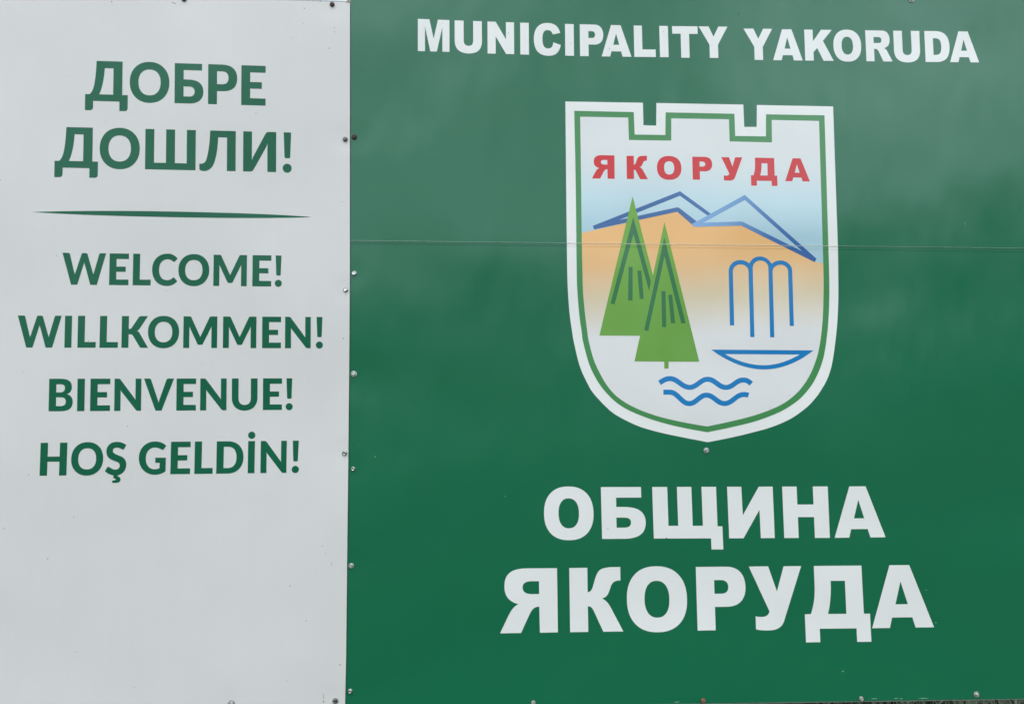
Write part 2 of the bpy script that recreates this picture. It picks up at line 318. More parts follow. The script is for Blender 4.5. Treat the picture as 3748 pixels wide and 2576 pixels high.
# ------------------------------------------------------------------ mesh builders
def link(name, bm, mat, parent=None, smooth=False):
    me = bpy.data.meshes.new(name); bm.to_mesh(me); bm.free()
    if smooth:
        for p in me.polygons: p.use_smooth = True
    me.materials.append(mat)
    o = bpy.data.objects.new(name, me); C.objects.link(o); o.parent = parent
    return o
def tag(o, label=None, cat=None, group=None, kind=None):
    for k, v in (('label', label), ('category', cat), ('group', group), ('kind', kind)):
        if v: o[k] = v
    return o
def area(p): return sum(a[0] * b[1] - b[0] * a[1] for a, b in zip(p, p[1:] + p[:1])) / 2
def plate(name, loops, mat, parent, board, back, front, joint=True):
    """solid plate; loops = polygons in (x,z) metres, first of each group is an outline, holes inside follow.
    board 'g' (green plane y=0) or 'w' (white plane). back/front = distances proud of the board face."""
    bm = bmesh.new()
    groups = []
    for lp in loops:
        # nested? simple containment test of the first point
        def inside(pt, poly):
            c = False
            for (x1, y1), (x2, y2) in zip(poly, poly[1:] + poly[:1]):
                if (y1 > pt[1]) != (y2 > pt[1]) and pt[0] < (x2 - x1) * (pt[1] - y1) / (y2 - y1) + x1: c = not c
            return c
        host = None
        for g in groups:
            if inside(lp[0], g[0]): host = g
        if host: host.append(lp)
        else: groups.append([lp])
    for g in groups:
        g = [([*l] if (area(l) > 0) == (k == 0) else [*reversed(l)]) for k, l in enumerate(g)]
        flat = [p for l in g for p in l]
        tris = tessellate_polygon([[Vector((x, z, 0)) for x, z in l] for l in g])
        fv = [bm.verts.new((x, -front, z)) for x, z in flat]
        bv = [bm.verts.new((x, -back, z)) for x, z in flat]
        for a, b, c in tris:
            pa, pb, pc = flat[a], flat[b], flat[c]
            cr = (pb[0] - pa[0]) * (pc[1] - pa[1]) - (pb[1] - pa[1]) * (pc[0] - pa[0])
            if abs(cr) < 1e-12: continue
            try: bm.faces.new((fv[a], fv[b], fv[c]) if cr > 0 else (fv[a], fv[c], fv[b]))
            except ValueError: pass
        k = 0
        for l in g:
            n = len(l)
            for i in range(n):
                j = (i + 1) % n
                bm.faces.new((fv[k + i], bv[k + i], bv[k + j], fv[k + j]))
            k += n
    if board == 'g' and joint:
        zs = [v.co.z for v in bm.verts]
        zm = JU[0]
        if min(zs) < zm < max(zs):
            for (a, k), off in ((JU, 0), (JU, -J_BEV), (JL, J_BEV2), (JL, 0)):
                bmesh.ops.bisect_plane(bm, geom=bm.verts[:] + bm.edges[:] + bm.faces[:], dist=1e-7,
                                       plane_co=(0, 0, a + off), plane_no=(-k, 0, 1))
            for v in bm.verts: v.co.y -= joint_h(v.co.x, v.co.z) if True else 0
    if board == 'w':
        for v in bm.verts: v.co.y += white_y(v.co.x)
    return link(name, bm, mat, parent)
def crop(ox, oy, s, board):
    f = on_green if board == 'g' else on_white
    return lambda x, y: f(ox + s * x, oy + s * y)
def text(line, letters, glyphs, mat, parent, board, tr, h=(0.0, 0.0003), sub=None):
    cap, base, slant = line
    for ch, x0, x1 in letters:
        g = glyphs[ch]
        g = parse(g) if isinstance(g, str) else g
        loops = []
        for lp in g:
            q = []
            # refine long straight edges is unnecessary: homographies keep lines straight
            for u, t in lp:
                x = x0 + (x1 - x0) * u / 100; t = t / 100
                yb = interp(base, x); sl = interp(slant, x)
                xt = x; H = yb - interp(cap, x - sl * 200)
                q.append(tr(x - sl * H * t, yb - H * t + 0.0))
            loops.append(q)
        plate('letter', loops, mat, parent, board, h[0], h[1], joint=False)
def shape(name, path, tr, mat, parent, board, back, front, seg=14):
    loops = [[tr(x, y) for x, y in l] for l in (parse(path, seg) if isinstance(path, str) else path)]
    return plate(name, loops, mat, parent, board, back, front)
def spline(pts, n=5):
    """Catmull-Rom through open list"""
    o = []
    P = [pts[0]] + list(pts) + [pts[-1]]
    for i in range(1, len(P) - 2):
        p0, p1, p2, p3 = P[i - 1], P[i], P[i + 1], P[i + 2]
        for k in range(n):
            t = k / n
            o.append(tuple(0.5 * (2 * p1[j] + (p2[j] - p0[j]) * t + (2 * p0[j] - 5 * p1[j] + 4 * p2[j] - p3[j]) * t * t
                                  + (-p0[j] + 3 * p1[j] - 3 * p2[j] + p3[j]) * t ** 3) for j in (0, 1)))
    o.append(pts[-1]); return o
def box(bm, x0, x1, y0, y1, z0, z1):
    vs = [bm.verts.new((x, y, z)) for x in (x0, x1) for y in (y0, y1) for z in (z0, z1)]
    for f in ((0, 1, 3, 2), (4, 6, 7, 5), (0, 4, 5, 1), (2, 3, 7, 6), (0, 2, 6, 4), (1, 5, 7, 3)):
        bm.faces.new([vs[i] for i in f])

def empty(name, loc):
    o = bpy.data.objects.new(name, None); C.objects.link(o); o.location = loc
    o.empty_display_size = 0.1
    return o

ID = lambda b: crop(0, 0, 1, b)
# ================================================================== the two boards
green = empty('green_sign_board', (0, 0, 0))
tag(green, 'large green municipality sign board with white lettering and a shield crest', 'sign')
white = empty('white_sign_board', (0, 0, 0))
tag(white, 'white welcome sign board with green greetings in several languages, left of the green board', 'sign')

# green sheets (upper and lower, meeting under the raised joint)
GL = [(1283.6, -45), (1283.4, 0), (1282.8, 500), (1282.7, 1000), (1280.2, 1380), (1277, 1700), (1272.4, 2100), (1269, 2400), (1265.4, 2576), (1264, 2592)]
GR_T, GR_B = (3905, -20), (3915, 2552.6)
outl = GL + [GR_B, GR_T]
zj = [on_green(1283, 897), on_green(3905, 917)]
a = [p for p in GL if p[1] < 890] + [(1282.7, 880.9), (3905, 910.8), GR_T]
shape('sheet', [[(x, y) for x, y in outl]], ID('g'), M['green'], green, 'g', -0.004, 0.0)

# white sheet
WR = [(1280.9, 9.6), (1280.3, 500), (1280.2, 1000), (1277.6, 1380), (1274.4, 1700), (1269.8, 2100), (1266.6, 2400), (1262.8, 2576), (1261.5, 2650)]
shape('sheet', [[(-160, -34)] + WR + [(-175, 2690)]], ID('w'), M['white_board'], white, 'w', -0.004, 0.0)

# --- white board lettering
r1 = crop(0, 0, 0.55986, 'w'); r2 = crop(0, 800, 0.62651, 'w')
Lt = dict(glyphs=HUM, mat=M['letter_green'], parent=white, board='w')
text(([(632, 400), (1143, 414.5), (1736, 433)], [(609, 661), (1141, 675.5), (1735, 692)], [(600, -.014), (1700, -.004)]),
     [('Д', 556, 835), ('O', 847, 1106), ('Б', 1141, 1329), ('Р', 1360, 1550), ('E', 1577, 1736)], tr=r1, **Lt)
text(([(433, 832), (952, 844), (1903, 867.5)], [(410, 1097), (948, 1107), (1278, 1114), (1540, 1120), (1804, 1126)], [(500, -.017), (1850, -.003)]),
     [('Д', 356, 640), ('O', 650, 912), ('Ш', 948, 1278), ('Л', 1303, 1540), ('И', 1589, 1805), ('!', 1848, 1907)], tr=r1, **Lt)
text(([(366, 200), (1645, 216)], [(415, 386), (1584, 396.5)], [(400, -.025), (1600, -.01)]),
     [('W', 361, 616.5), ('E', 637, 750), ('L', 775, 880), ('C', 887, 1035), ('O', 1041, 1221), ('M', 1246, 1441), ('E', 1474, 1584), ('!', 1605, 1646)], tr=r2, **Lt)
text(([(104, 566), (1884, 574.5)], [(151, 753), (1814, 757)], [(150, -.029), (1850, -.004)]),
     [('W', 99, 356), ('I', 376, 417), ('L', 452, 559), ('L', 581, 688), ('K', 709, 864), ('O', 863, 1045), ('M', 1070, 1268), ('M', 1302, 1497), ('E', 1531, 1641), ('N', 1665, 1815), ('!', 1845, 1886)], tr=r2, **Lt)
text(([(288, 935), (1709, 932.5)], [(284, 1125), (1647, 1117)], [(284, -.021), (1600, -.004)]),
     [('B', 284, 423), ('I', 450, 493), ('E', 526, 642), ('N', 667, 824), ('V', 839, 1015), ('E', 1030, 1144), ('N', 1169, 1323), ('U', 1354, 1504), ('E', 1536, 1647), ('!', 1669, 1710)], tr=r2, **Lt)
text(([(238, 1309), (1744, 1296)], [(231, 1501), (1672, 1484)], [(231, -.036), (1672, -.015)]),
     [('H', 231, 388), ('O', 413, 600), ('E', 995, 1110), ('L', 1135, 1242), ('D', 1263, 1421), ('İ', 1447, 1486.5), ('N', 1521, 1673), ('!', 1704, 1746)], tr=r2, **Lt)
rE = crop(370, 1560, 0.13782, 'w')
shape('letter', 'M 670 495 C 600 440 520 408 425 408 C 250 408 142 520 142 660 C 142 770 190 845 280 885 C 360 922 400 928 440 950 C 480 970 495 1000 496 1040 C 496 1105 440 1145 375 1145 C 310 1145 255 1100 215 1078 C 190 1065 172 1072 160 1090 L 102 1188 C 160 1240 240 1285 335 1300 L 317 1372 C 350 1376 385 1380 385 1406 C 385 1425 360 1430 305 1430 L 290 1494 C 400 1508 515 1500 517 1406 C 517 1345 460 1330 425 1306 C 570 1270 668 1170 670 1005 C 670 910 620 830 520 790 C 420 750 370 735 335 700 C 315 680 312 665 312 640 C 315 595 355 562 420 562 C 480 562 520 590 555 606 C 580 618 600 618 612 600 Z', rE, M['letter_green'], white, 'w', 0, .0003)
shape('letter', 'M 1732 512 C 1650 435 1560 398 1440 398 C 1180 398 1003 590 1003 845 C 1003 1100 1180 1282 1420 1282 C 1540 1282 1630 1250 1712 1190 L 1720 828 L 1440 828 L 1440 955 Q 1440 966 1452 966 L 1556 966 L 1552 1105 C 1510 1128 1465 1136 1415 1136 C 1280 1136 1188 1025 1188 850 C 1188 680 1285 560 1430 560 C 1520 560 1570 595 1610 615 Q 1645 632 1665 608 Z', rE, M['letter_green'], white, 'w', 0, .0003)
rF = crop(100, 740, 0.46512, 'w')
shape('divider_stroke', 'M 42 78 C 500 62 1100 71 1500 83 C 1800 90 2100 105 2236 117 C 2100 126 1800 126 1500 124 C 1000 118 400 104 42 78 Z', rF, M['letter_green'], white, 'w', 0, .0003, seg=24)

# --- green board lettering
r3 = crop(1300, 0, 0.5168, 'g'); r4 = crop(2500, 0, 0.53747, 'g'); r7 = crop(1700, 1700, 0.7752, 'g'); r5 = crop(2000, 300, 0.5168, 'g')
Bt = dict(glyphs=BLK, mat=M['letter_white'], parent=green, board='g')
text(([(444, 136), (705, 147), (938, 155), (1170, 163), (1486, 172), (1815, 180), (1972, 183), (2153, 186)],
      [(444, 364), (668, 370), (938, 381), (1126, 386), (1170, 388), (1520, 397), (1620, 400), (1780, 402), (1977, 405), (2190, 407)],
      [(444, 0), (1170, .007), (1500, .01), (1972, .022), (2200, .026)]),
     [('M', 444, 668), ('U', 705, 898), ('N', 938, 1126), ('I', 1170, 1231), ('C', 1266, 1457), ('I', 1488, 1550), ('P', 1593, 1759), ('A', 1746, 1957), ('L', 1977, 2129), ('I', 2159, 2220)], tr=r3, **Bt)
text(([(-75, 180.5), (98, 182), (302, 184)], [(-12, 394.5), (45, 396), (240, 397)], [(0, .028), (200, .028)]),
     [('T', -69, 104), ('Y', 112, 308)], tr=r4, **Bt)
text(([(411, 197), (607, 199), (675, 202), (826, 204), (1010, 206), (1240, 209), (1431, 211.5), (1605, 213), (1938, 217)],
      [(487, 410), (545, 411), (614, 412), (815, 414), (1026, 417), (1249, 419), (1427, 421), (1652, 424), (2016, 427)],
      [(400, .028), (830, .033), (1240, .043), (2016, .045)]),
     [('Y', 417, 613), ('A', 614, 815), ('K', 832, 1026), ('O', 1028, 1217), ('R', 1249, 1427), ('U', 1440, 1617), ('D', 1652, 1819), ('A', 1819, 2016)], tr=r4, **Bt)
text(([(644, 105.5), (1241, 104), (1715, 102.5), (1892, 102)], [(650, 350), (894, 348), (1250, 347), (1510, 345.5), (1725, 345), (1988, 342)],
      [(400, .012), (650, .025), (1250, .041), (1725, .042)]),
     [('O', 377, 612), ('Б', 650, 858), ('Щ', 894, 1220), ('И', 1250, 1465), ('Н', 1510, 1725), ('A', 1748, 1988)], tr=r7, **Bt)
text(([(250, 489), (437, 488), (579, 486), (736, 483.5), (1092, 482), (1235, 481), (1591, 478), (1874, 475.5), (2100, 473)],
      [(168, 795), (441, 790.5), (499, 789.5), (750, 786), (1101, 782), (1187, 780.5), (1680, 773), (1925, 771), (2217, 766)],
      [(400, .013), (550, .014), (1100, .03), (1880, .05), (2217, .052)]),
     [('Я', 168, 441), ('К', 499, 750), ('O', 770, 1055), ('P', 1101, 1334), ('У', 1353, 1602), ('Д', 1610, 1918), ('A', 1925, 2217)], tr=r7, **Bt)

# thin strip along the joint's upper line, paler than what it crosses
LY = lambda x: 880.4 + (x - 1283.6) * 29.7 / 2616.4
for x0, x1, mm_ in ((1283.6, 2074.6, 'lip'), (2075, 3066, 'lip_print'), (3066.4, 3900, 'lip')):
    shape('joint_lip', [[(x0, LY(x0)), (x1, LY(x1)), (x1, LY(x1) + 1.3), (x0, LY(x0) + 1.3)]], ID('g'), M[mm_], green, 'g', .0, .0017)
# --- crest
rA = crop(2050, 1000, .25068, 'g'); rC = crop(2550, 1250, .25068, 'g'); rD = crop(2600, 900, .25068, 'g'); r8 = crop(2080, 650, .45752, 'g')
def src5(p): return [(2000 + .5168 * x, 300 + .5168 * y) for x, y in p]
OUT_T = src5([(134, 140), (683, 149), (687, 308), (777, 311), (779, 151), (1394, 162), (1401, 320), (1489, 320), (1490, 165), (2030, 175)])
OUT_R = spline([(3049.1, 390.4), (3059.5, 700), (3066.3, 900), (3067.9, 1000), (3068.3, 1088), (3065.5, 1163), (3059.5, 1232), (3050.5, 1300), (3041.3, 1347.8), (3026.3, 1390.4), (3001, 1434.3), (2983, 1458), (2951, 1491.9), (2893.8, 1532), (2825.7, 1561.8), (2758, 1581.2), (2675.3, 1601), (2590, 1617.7)])
OUT_L = spline([(2590, 1617.7), (2450, 1590), (2375, 1571.5), (2325.7, 1554.5), (2263.1, 1523.2), (2225.5, 1495.7), (2175.3, 1443), (2149.8, 1402), (2121.4, 1337.7), (2100.1, 1250), (2094, 1213), (2085.1, 1150.4), (2079.3, 1075.2), (2076.3, 1000), (2074, 840), (2071.5, 600), (2069.3, 372.4)])
RO_T = src5([(197, 206), (618, 215), (625, 374), (842, 377), (844, 217), (1331, 227), (1337, 384), (1554, 387), (1555, 231), (1969, 238)])
RO_R = spline([(3017.6, 423), (3031.7, 900), (3034.9, 1025.3), (3034.9, 1095.5), (3032.4, 1163.2), (3026.2, 1233.4), (3017.4, 1292), (3009, 1325), (2996.2, 1360.3), (2976.2, 1400.4), (2951, 1434.3), (2921, 1465), (2875.9, 1495.7), (2825.7, 1519.5), (2758, 1543.3), (2675.3, 1563.4), (2589, 1581.4)])
RO_L = spline([(2589, 1581.4), (2526.3, 1570.1), (2451.1, 1553.8), (2375.9, 1531.5), (2300.7, 1500.7), (2250.5, 1468.1), (2205.4, 1421), (2175.3, 1374), (2154, 1325.2), (2134, 1250), (2129.5, 1218), (2120.2, 1150.4), (2113.9, 1075.2), (2110.9, 1000), (2107.5, 700), (2101.8, 406.5)])
RI_T = src5([(239, 248), (579, 254), (584, 413), (884, 417), (884, 260), (1292, 266), (1297, 423), (1597, 430), (1595, 271), (1930, 278)])
RI_R = spline([(2997.4, 443.7), (3011.1, 900), (3014.1, 1025.3), (3013.6, 1088), (3011.1, 1163.2), (3003.6, 1238.4), (2994.8, 1288), (2986.2, 1317.7), (2968.6, 1362.8), (2943.6, 1405.4), (2913.5, 1440.5), (2875.9, 1470.6), (2825.7, 1496.5), (2758, 1520.6), (2675.3, 1541.5), (2589, 1560.1)])
RI_L = spline([(2589, 1560.1), (2551.4, 1554.1), (2476.2, 1539.8), (2401, 1520.7), (2325.7, 1492.5), (2265.6, 1456.8), (2225.5, 1415.4), (2195.4, 1365.3), (2172.8, 1315.2), (2155.3, 1250), (2149.5, 1213), (2141.5, 1150.4), (2134.5, 1075.2), (2132, 1000), (2129, 850), (2126, 600), (2123.5, 428.2)])
def ring(*parts):
    o = []
    for p in parts:
        for q in p:
            if not o or abs(q[0] - o[-1][0]) + abs(q[1] - o[-1][1]) > 0.3: o.append(q)
    if abs(o[0][0] - o[-1][0]) + abs(o[0][1] - o[-1][1]) < 0.3: o.pop()
    return o
g = ID('g')
crest = shape('crest', [ring(OUT_T, OUT_R, OUT_L)], g, M['letter_white'], green, 'g', 0.0, .0003)
shape('outline', [ring(RO_T, RO_R, RO_L), ring(RI_T, RI_R, RI_L)], g, M['ring'], crest, 'g', .0003, .0005)
HILL_L, HILL_R = (2129.2, 853), (3012.2, 965.0)
HT = [HILL_L] + src5([(922, 918), (1045, 1022), (1382, 1017), (1905, 1273)]) + [HILL_R]
def y_between(seq, lo, hi): return [p for p in seq if lo < p[1] < hi]
# hill field: down to where the print has faded to white
right = y_between(RI_R, 966, 2000); left = y_between(RI_L, 854, 1559.9)
shape('hill_field', [HT + right + left], g, M['hill'], crest, 'g', .0003, .0005)
rs = y_between(RI_R, 444, 964.8)
ls = y_between(RI_L, 429, 852.8)
shape('sky_field', [RI_T + rs + [HILL_R] + HT[::-1][1:-1] + [HILL_L] + ls], g, M['sky_print'], crest, 'g', .0003, .0005)
text(([(483, 522), (568, 524), (711, 525), (1033, 530.5), (1238, 534), (1387, 535.5), (1613, 540), (1805, 543)],
      [(322, 684.5), (483, 687), (718, 690), (1036, 692.5), (1086, 693.5), (1500, 701), (1691, 703.5), (1866, 706)],
      [(480, .01), (1700, .035)]),
     [('Я', 322, 483), ('К', 569, 719), ('O', 784, 957), ('P', 1036, 1176), ('У', 1242, 1391), ('Д', 1449, 1635), ('A', 1691, 1866)],
     BLK, M['red'], crest, 'g', r5, h=(.0005, .0007))
shape('mountain', 'M 328 1020 L 946 775 L 1166 935 L 1142 948 L 945 807 L 515 978 L 922 889.5 Q 935 888 945 896 L 1066 990 L 1030 1010 L 926 920 L 338 1046 Z', r5, M['peak'], crest, 'g', .0005, .0007)
shape('mountain', 'M 1028 1008 L 1404 801 L 1912 1252 L 1899 1276 L 1380 1018 L 1055 1027 Q 1035 1026 1028 1008 Z M 1110 997 L 1405 836 L 1812 1200 L 1397 995 Q 1388 989 1376 989 Z', r5, M['peak2'], crest, 'g', .0005, .0008)
shape('fir_tree', [[(2315.2, 719.5), (2389.84, 1008.2), (2342.4, 1228.6), (2193.6, 1227.6)]], g, M['tree'], crest, 'g', .0005, .0009)
shape('fir_tree', [[(2431.8, 813.3), (2559.1, 1323.4), (2446.8, 1323), (2446.8, 1348.4), (2431, 1348.4), (2431, 1323), (2322.2, 1322.1)]], g, M['tree'], crest, 'g', .0005, .0009)
shape('branch_stroke', 'M 519 318 L 660 832 L 646 908 L 521 452 L 369 1015 L 338 1007 Z', r8, M['stroke'], crest, 'g', .0009, .0011)
shape('branch_stroke', 'M 482 714 L 514 715 L 513 983 L 478 982 Z', r8, M['stroke'], crest, 'g', .0009, .0011)
shape('branch_stroke', 'M 552 745 L 584 744 L 603 970 L 571 971 Z', r8, M['stroke'], crest, 'g', .0009, .0011)
shape('branch_stroke', 'M 768 480 L 937 1163 L 904 1168 L 769 630 L 639 1227 L 607 1220 Z', r8, M['stroke'], crest, 'g', .0009, .0011)
shape('branch_stroke', 'M 744 909 L 777 908 L 783 1195 L 750 1195 Z', r8, M['stroke'], crest, 'g', .0009, .0011)
shape('branch_stroke', 'M 799 939 L 830 936 L 854 1164 L 821 1166 Z', r8, M['stroke'], crest, 'g', .0009, .0011)
shape('fountain', 'M 285 1160 L 267 370 C 267 275 345 207 437 207 C 490 207 535 228 567 258 C 595 195 650 155 722 155 C 795 155 862 200 893 262 C 925 232 970 213 1020 213 C 1110 213 1195 280 1195 370 L 1218 1168 L 1158 1168 L 1134 370 C 1130 315 1085 275 1020 275 C 965 275 910 318 908 370 L 933 1334 L 872 1333 L 846 320 C 843 262 795 214 728 214 C 665 214 619 262 618 320 L 643 1331 L 582 1330 L 556 370 C 553 315 505 270 440 270 C 380 270 330 315 328 370 L 347 1160 Z', rD, M['blue'], crest, 'g', .0005, .0007)
shape('basin', 'M 212 117 L 1704 128 C 1450 330 1200 406 980 406 C 740 406 470 310 212 117 Z M 412 182 L 1503 189 C 1330 287 1150 345 980 345 C 790 345 590 285 412 182 Z', rC, M['blue'], crest, 'g', .0005, .0007)
def wave(pts, w, start=None, end=None):
    """centre line through crests and troughs with level tangents there"""
    cl = []
    for (a, b) in zip(pts, pts[1:]):
        ta = start if (a is pts[0] and start) else (1, 0); tb = end if (b is pts[-1] and end) else (1, 0)
        d = (b[0] - a[0]) * 0.40
        for k in range(12):
            t = k / 12; s = 1 - t
            c1 = (a[0] + ta[0] * d, a[1] + ta[1] * d); c2 = (b[0] - tb[0] * d, b[1] - tb[1] * d)
            cl.append(tuple(s**3 * a[j] + 3*s*s*t * c1[j] + 3*s*t*t * c2[j] + t**3 * b[j] for j in (0, 1)))
    cl.append(pts[-1])
    L_, R_ = [], []
    for i, p in enumerate(cl):
        q0 = cl[max(i - 1, 0)]; q1 = cl[min(i + 1, len(cl) - 1)]
        dx, dy = q1[0] - q0[0], q1[1] - q0[1]; n = math.hypot(dx, dy)
        L_.append((p[0] + dy / n * w / 2, p[1] - dx / n * w / 2)); R_.append((p[0] - dy / n * w / 2, p[1] + dx / n * w / 2))
    return [L_ + R_[::-1]]
shape('wave', wave([(2413.9, 1400.5), (2451.8, 1385.1), (2523.8, 1417.2), (2590.1, 1387.6), (2657, 1417.5), (2719.7, 1390.4), (2749.3, 1404.2)], 18.4, start=(1, -.60), end=(1, .95)), g, M['blue'], crest, 'g', .0005, .0007)
shape('wave', wave([(2427.8, 1434.8), (2451.5, 1434.6), (2522.5, 1476.6), (2585.6, 1445.5), (2651.5, 1476.4), (2722, 1443.2), (2739.5, 1446.4)], 18.4, start=(1, .0), end=(1, .35)), g, M['blue'], crest, 'g', .0005, .0007)

# ------------------------------------------------------------------ screws
def ringmesh(bm, prof, n, rot=0.0, hexa=False):
    rows = []
    for r, y in prof:
        if r <= 1e-6: rows.append([bm.verts.new((0, y, 0))]); continue
        rows.append([bm.verts.new((r * math.cos(rot + 2 * math.pi * k / n), y, r * math.sin(rot + 2 * math.pi * k / n))) for k in range(n)])
    for a, b in zip(rows, rows[1:]):
        for k in range(n):
            k2 = (k + 1) % n
            if len(b) == 1: bm.faces.new((a[k], a[k2], b[0]))
            elif len(a) == 1: bm.faces.new((a[0], b[k2], b[k]))
            else: bm.faces.new((a[k], a[k2], b[k2], b[k]))
    bmesh.ops.recalc_face_normals(bm, faces=bm.faces[:])
PX = 0.0008
def screw(u, v, board, r, mat, style='hex', wr=0, wmat='washer'):
    par = green if board == 'g' else white
    x, z = (on_green if board == 'g' else on_white)(u, v)
    y = 0 if board == 'g' else white_y(x)
    r *= PX; rot = random.uniform(0, 6)
    bm = bmesh.new()
    base = 0.0012 if wr else 0.0
    if style == 'hex':
        # pressed flange then hexagon with chamfer and dished top
        ringmesh(bm, [(r * 1.0, 0.001 - base), (r * 1.0, -base - 0.0010), (r * .92, -base - 0.0016), (r * .80, -base - 0.0018)], 20, rot)
        ringmesh(bm, [(r * .84, -base - 0.0015), (r * .84, -base - 0.0046), (r * .74, -base - 0.0054), (r * .55, -base - 0.0054), (r * .40, -base - 0.0048), (0, -base - 0.0047)], 6, rot)
    else:
        ringmesh(bm, [(r * 1.0, 0.001 - base), (r * 1.0, -base - 0.0036), (r * .94, -base - 0.0048), (r * .80, -base - 0.0055), (r * .45, -base - 0.0059), (0, -base - 0.0060)], 18, rot)
    tilt = Matrix.Rotation(random.uniform(-.10, .10), 4, 'X') @ Matrix.Rotation(random.uniform(-.10, .10), 4, 'Z')
    bmesh.ops.transform(bm, matrix=tilt, verts=bm.verts[:])
    s = link('screw', bm, M[mat], par, smooth=False); s.location = (x, y, z)
    gr = (wr if wr else r / PX) * PX * 1.10
    bm = bmesh.new(); ringmesh(bm, [(gr, 0.0006), (gr, -0.0005), (gr * .97, -0.0008), (gr * .5, -0.0008)], 24)
    link('gasket', bm, M['gasket'], s)
    if wr:
        w = wr * PX; bm = bmesh.new()
        ringmesh(bm, [(w, 0.0008), (w, -0.0009), (w * .93, -0.0014), (w * .6, -0.0016), (r * .7, -0.0016)], 28)
        link('washer', bm, M[wmat], s)
    return s
W = [(674, -1, 8.8, 'dull', 'hex', 0), (1216, 17.8, 8.2, 'brown', 'dome', 0), (1263.8, 510.5, 8.2, 'dull', 'dome', 0), (1265, 1061, 8.4, 'steel', 'hex', 0),
     (1261.5, 1658, 8.6, 'steel', 'hex', 0), (1227.5, 2563.5, 7.2, 'dull', 'hex', 9.2), (847, 2574, 6.5, 'steel', 'hex', 10.5)]
G = [(1296.5, 502, 9, 'brown', 'dome', 0), (1296, 1000.5, 9, 'steel', 'hex', 0), (1295, 1368.5, 6.6, 'steel', 'hex', 11.5), (1292.5, 1716, 8, 'steel', 'hex', 0),
     (1285.5, 2069.5, 6.2, 'steel', 'hex', 10), (1281.5, 2528, 8.3, 'steel', 'hex', 0), (2585.5, 1648, 6.2, 'steel', 'hex', 10.6), (3152, 2554.5, 8, 'pale', 'hex', 0),
     (3574, 2540, 5.8, 'steel', 'hex', 11), (1952, 2570, 8.2, 'pale', 'hex', 0), (2573, 2562, 8.8, 'rusty', 'dome', 0), (3336, -1, 6.5, 'steel', 'hex', 12.2)]
for s in W: screw(s[0], s[1], 'w', s[2], s[3], s[4], s[5])
for s in G: screw(s[0], s[1], 'g', s[2], s[3], s[4], s[5])

# ------------------------------------------------------------------ specks of dirt and small scratches
def specks(name, pts, board, parent, mat, h):
    bm = bmesh.new(); f = on_green if board == 'g' else on_white
    for u, v, a, b, ang in pts:
        x, z = f(u, v); y = (0 if board == 'g' else white_y(x)) - h
        n = 7; ca, sa = math.cos(ang), math.sin(ang)
        rim = []
        for k in range(n):
            t = 2 * math.pi * k / n; rr = random.uniform(.8, 1.15)
            dx, dz = a * PX * math.cos(t) * rr, b * PX * math.sin(t) * rr
            rim.append(bm.verts.new((x + dx * ca - dz * sa, y + .0004, z + dx * sa + dz * ca)))
        c = bm.verts.new((x, y - .0005, z))
        for k in range(n): bm.faces.new((rim[k], rim[(k + 1) % n], c))
    bmesh.ops.recalc_face_normals(bm, faces=bm.faces[:])
    o = link(name, bm, mat, parent); o['kind'] = 'stuff'; return o
def pr(ox, oy, s, pts): return [(ox + s * x, oy + s * y, *r) for x, y, *r in pts]
wp = pr(0, 0, .55986, [(731, 14, 2, 2, 0), (1990, 57, 1.6, 1.6, 0), (1986, 156, 1.3, 1.3, 0), (2186, 183, 1.8, 1.5, 0), (2189, 211, 1.2, 2.2, .6), (2152, 317, 1.8, 1.8, 0), (1912, 249, 1.5, 1.1, 0), (1674, 742, 1.8, 1.6, 0), (1873, 1097, 2.4, 2.0, 0), (2094, 12, 2, 1.5, 0), (2, 1175, 1.8, 1.6, 0), (691, 797, 1.2, 1.2, 0), (2239, 1320, 1.4, 1.4, 0), (453, 501, 1.1, 1.1, 0)])
wp += pr(0, 800, .62651, [(332, 217, 1.4, 1.4, 0), (517, 714, 1.4, 1.4, 0), (2006, 700, 1.8, 1.6, 0), (745, 1213, 1.6, 1.6, 0), (168, 1496, 1.4, 1.4, 0), (134, 896, 1.2, 1.2, 0), (973, 420, 1.2, 1.2, 0), (1180, 853, 1.0, 1.0, 0)])
wp += pr(0, 1850, .55986, [(482, 75, 1.8, 1.4, 0), (312, 346, 1.8, 1.4, 0), (1895, 522, 1.8, 1.6, 0), (2001, 750, 1.6, 1.6, 0), (496, 956, 1.4, 1.4, 0), (2223, 1040, 1.4, 3.2, 0), (2115, 1279, 2, 3, 0), (2107, 262, 1.5, 1.5, 0), (2131, 312, 1.4, 1.4, 0), (24, 148, 1.4, 1.4, 0), (876, 1186, 1.2, 1.2, 0), (1877, 1140, 1.2, 1.2, 0)])
wp += [(632, 10, 5.0, 0.9, -.5), (640, 13.5, 3.6, 1.3, -.3), (1184, 2548, .5, 11, 0), (1214, 2062, .5, 9, .05)]
specks('dirt_speck', wp, 'w', white, M['speck'], 0.0005)
gp = pr(1300, 0, .5168, [(1086, 237, 1.7, 1.5, 0), (621, 171, 1.2, 1, 0), (2185, 226, 1, 2.4, -.5), (1801, 348, .8, 3.6, -.1), (1527, 310, .8, 2.4, -.1)])
gp += pr(2500, 0, .53747, [(377, 97, 1.9, 1.6, 0)]) + pr(2550, 1250, .25068, [(1083, 972, 1.6, 1.4, 0), (1350, 781, 1.1, 1.1, 0), (730, 1008, 1.2, .9, 0), (1126, 617, 1, 1, 0)])
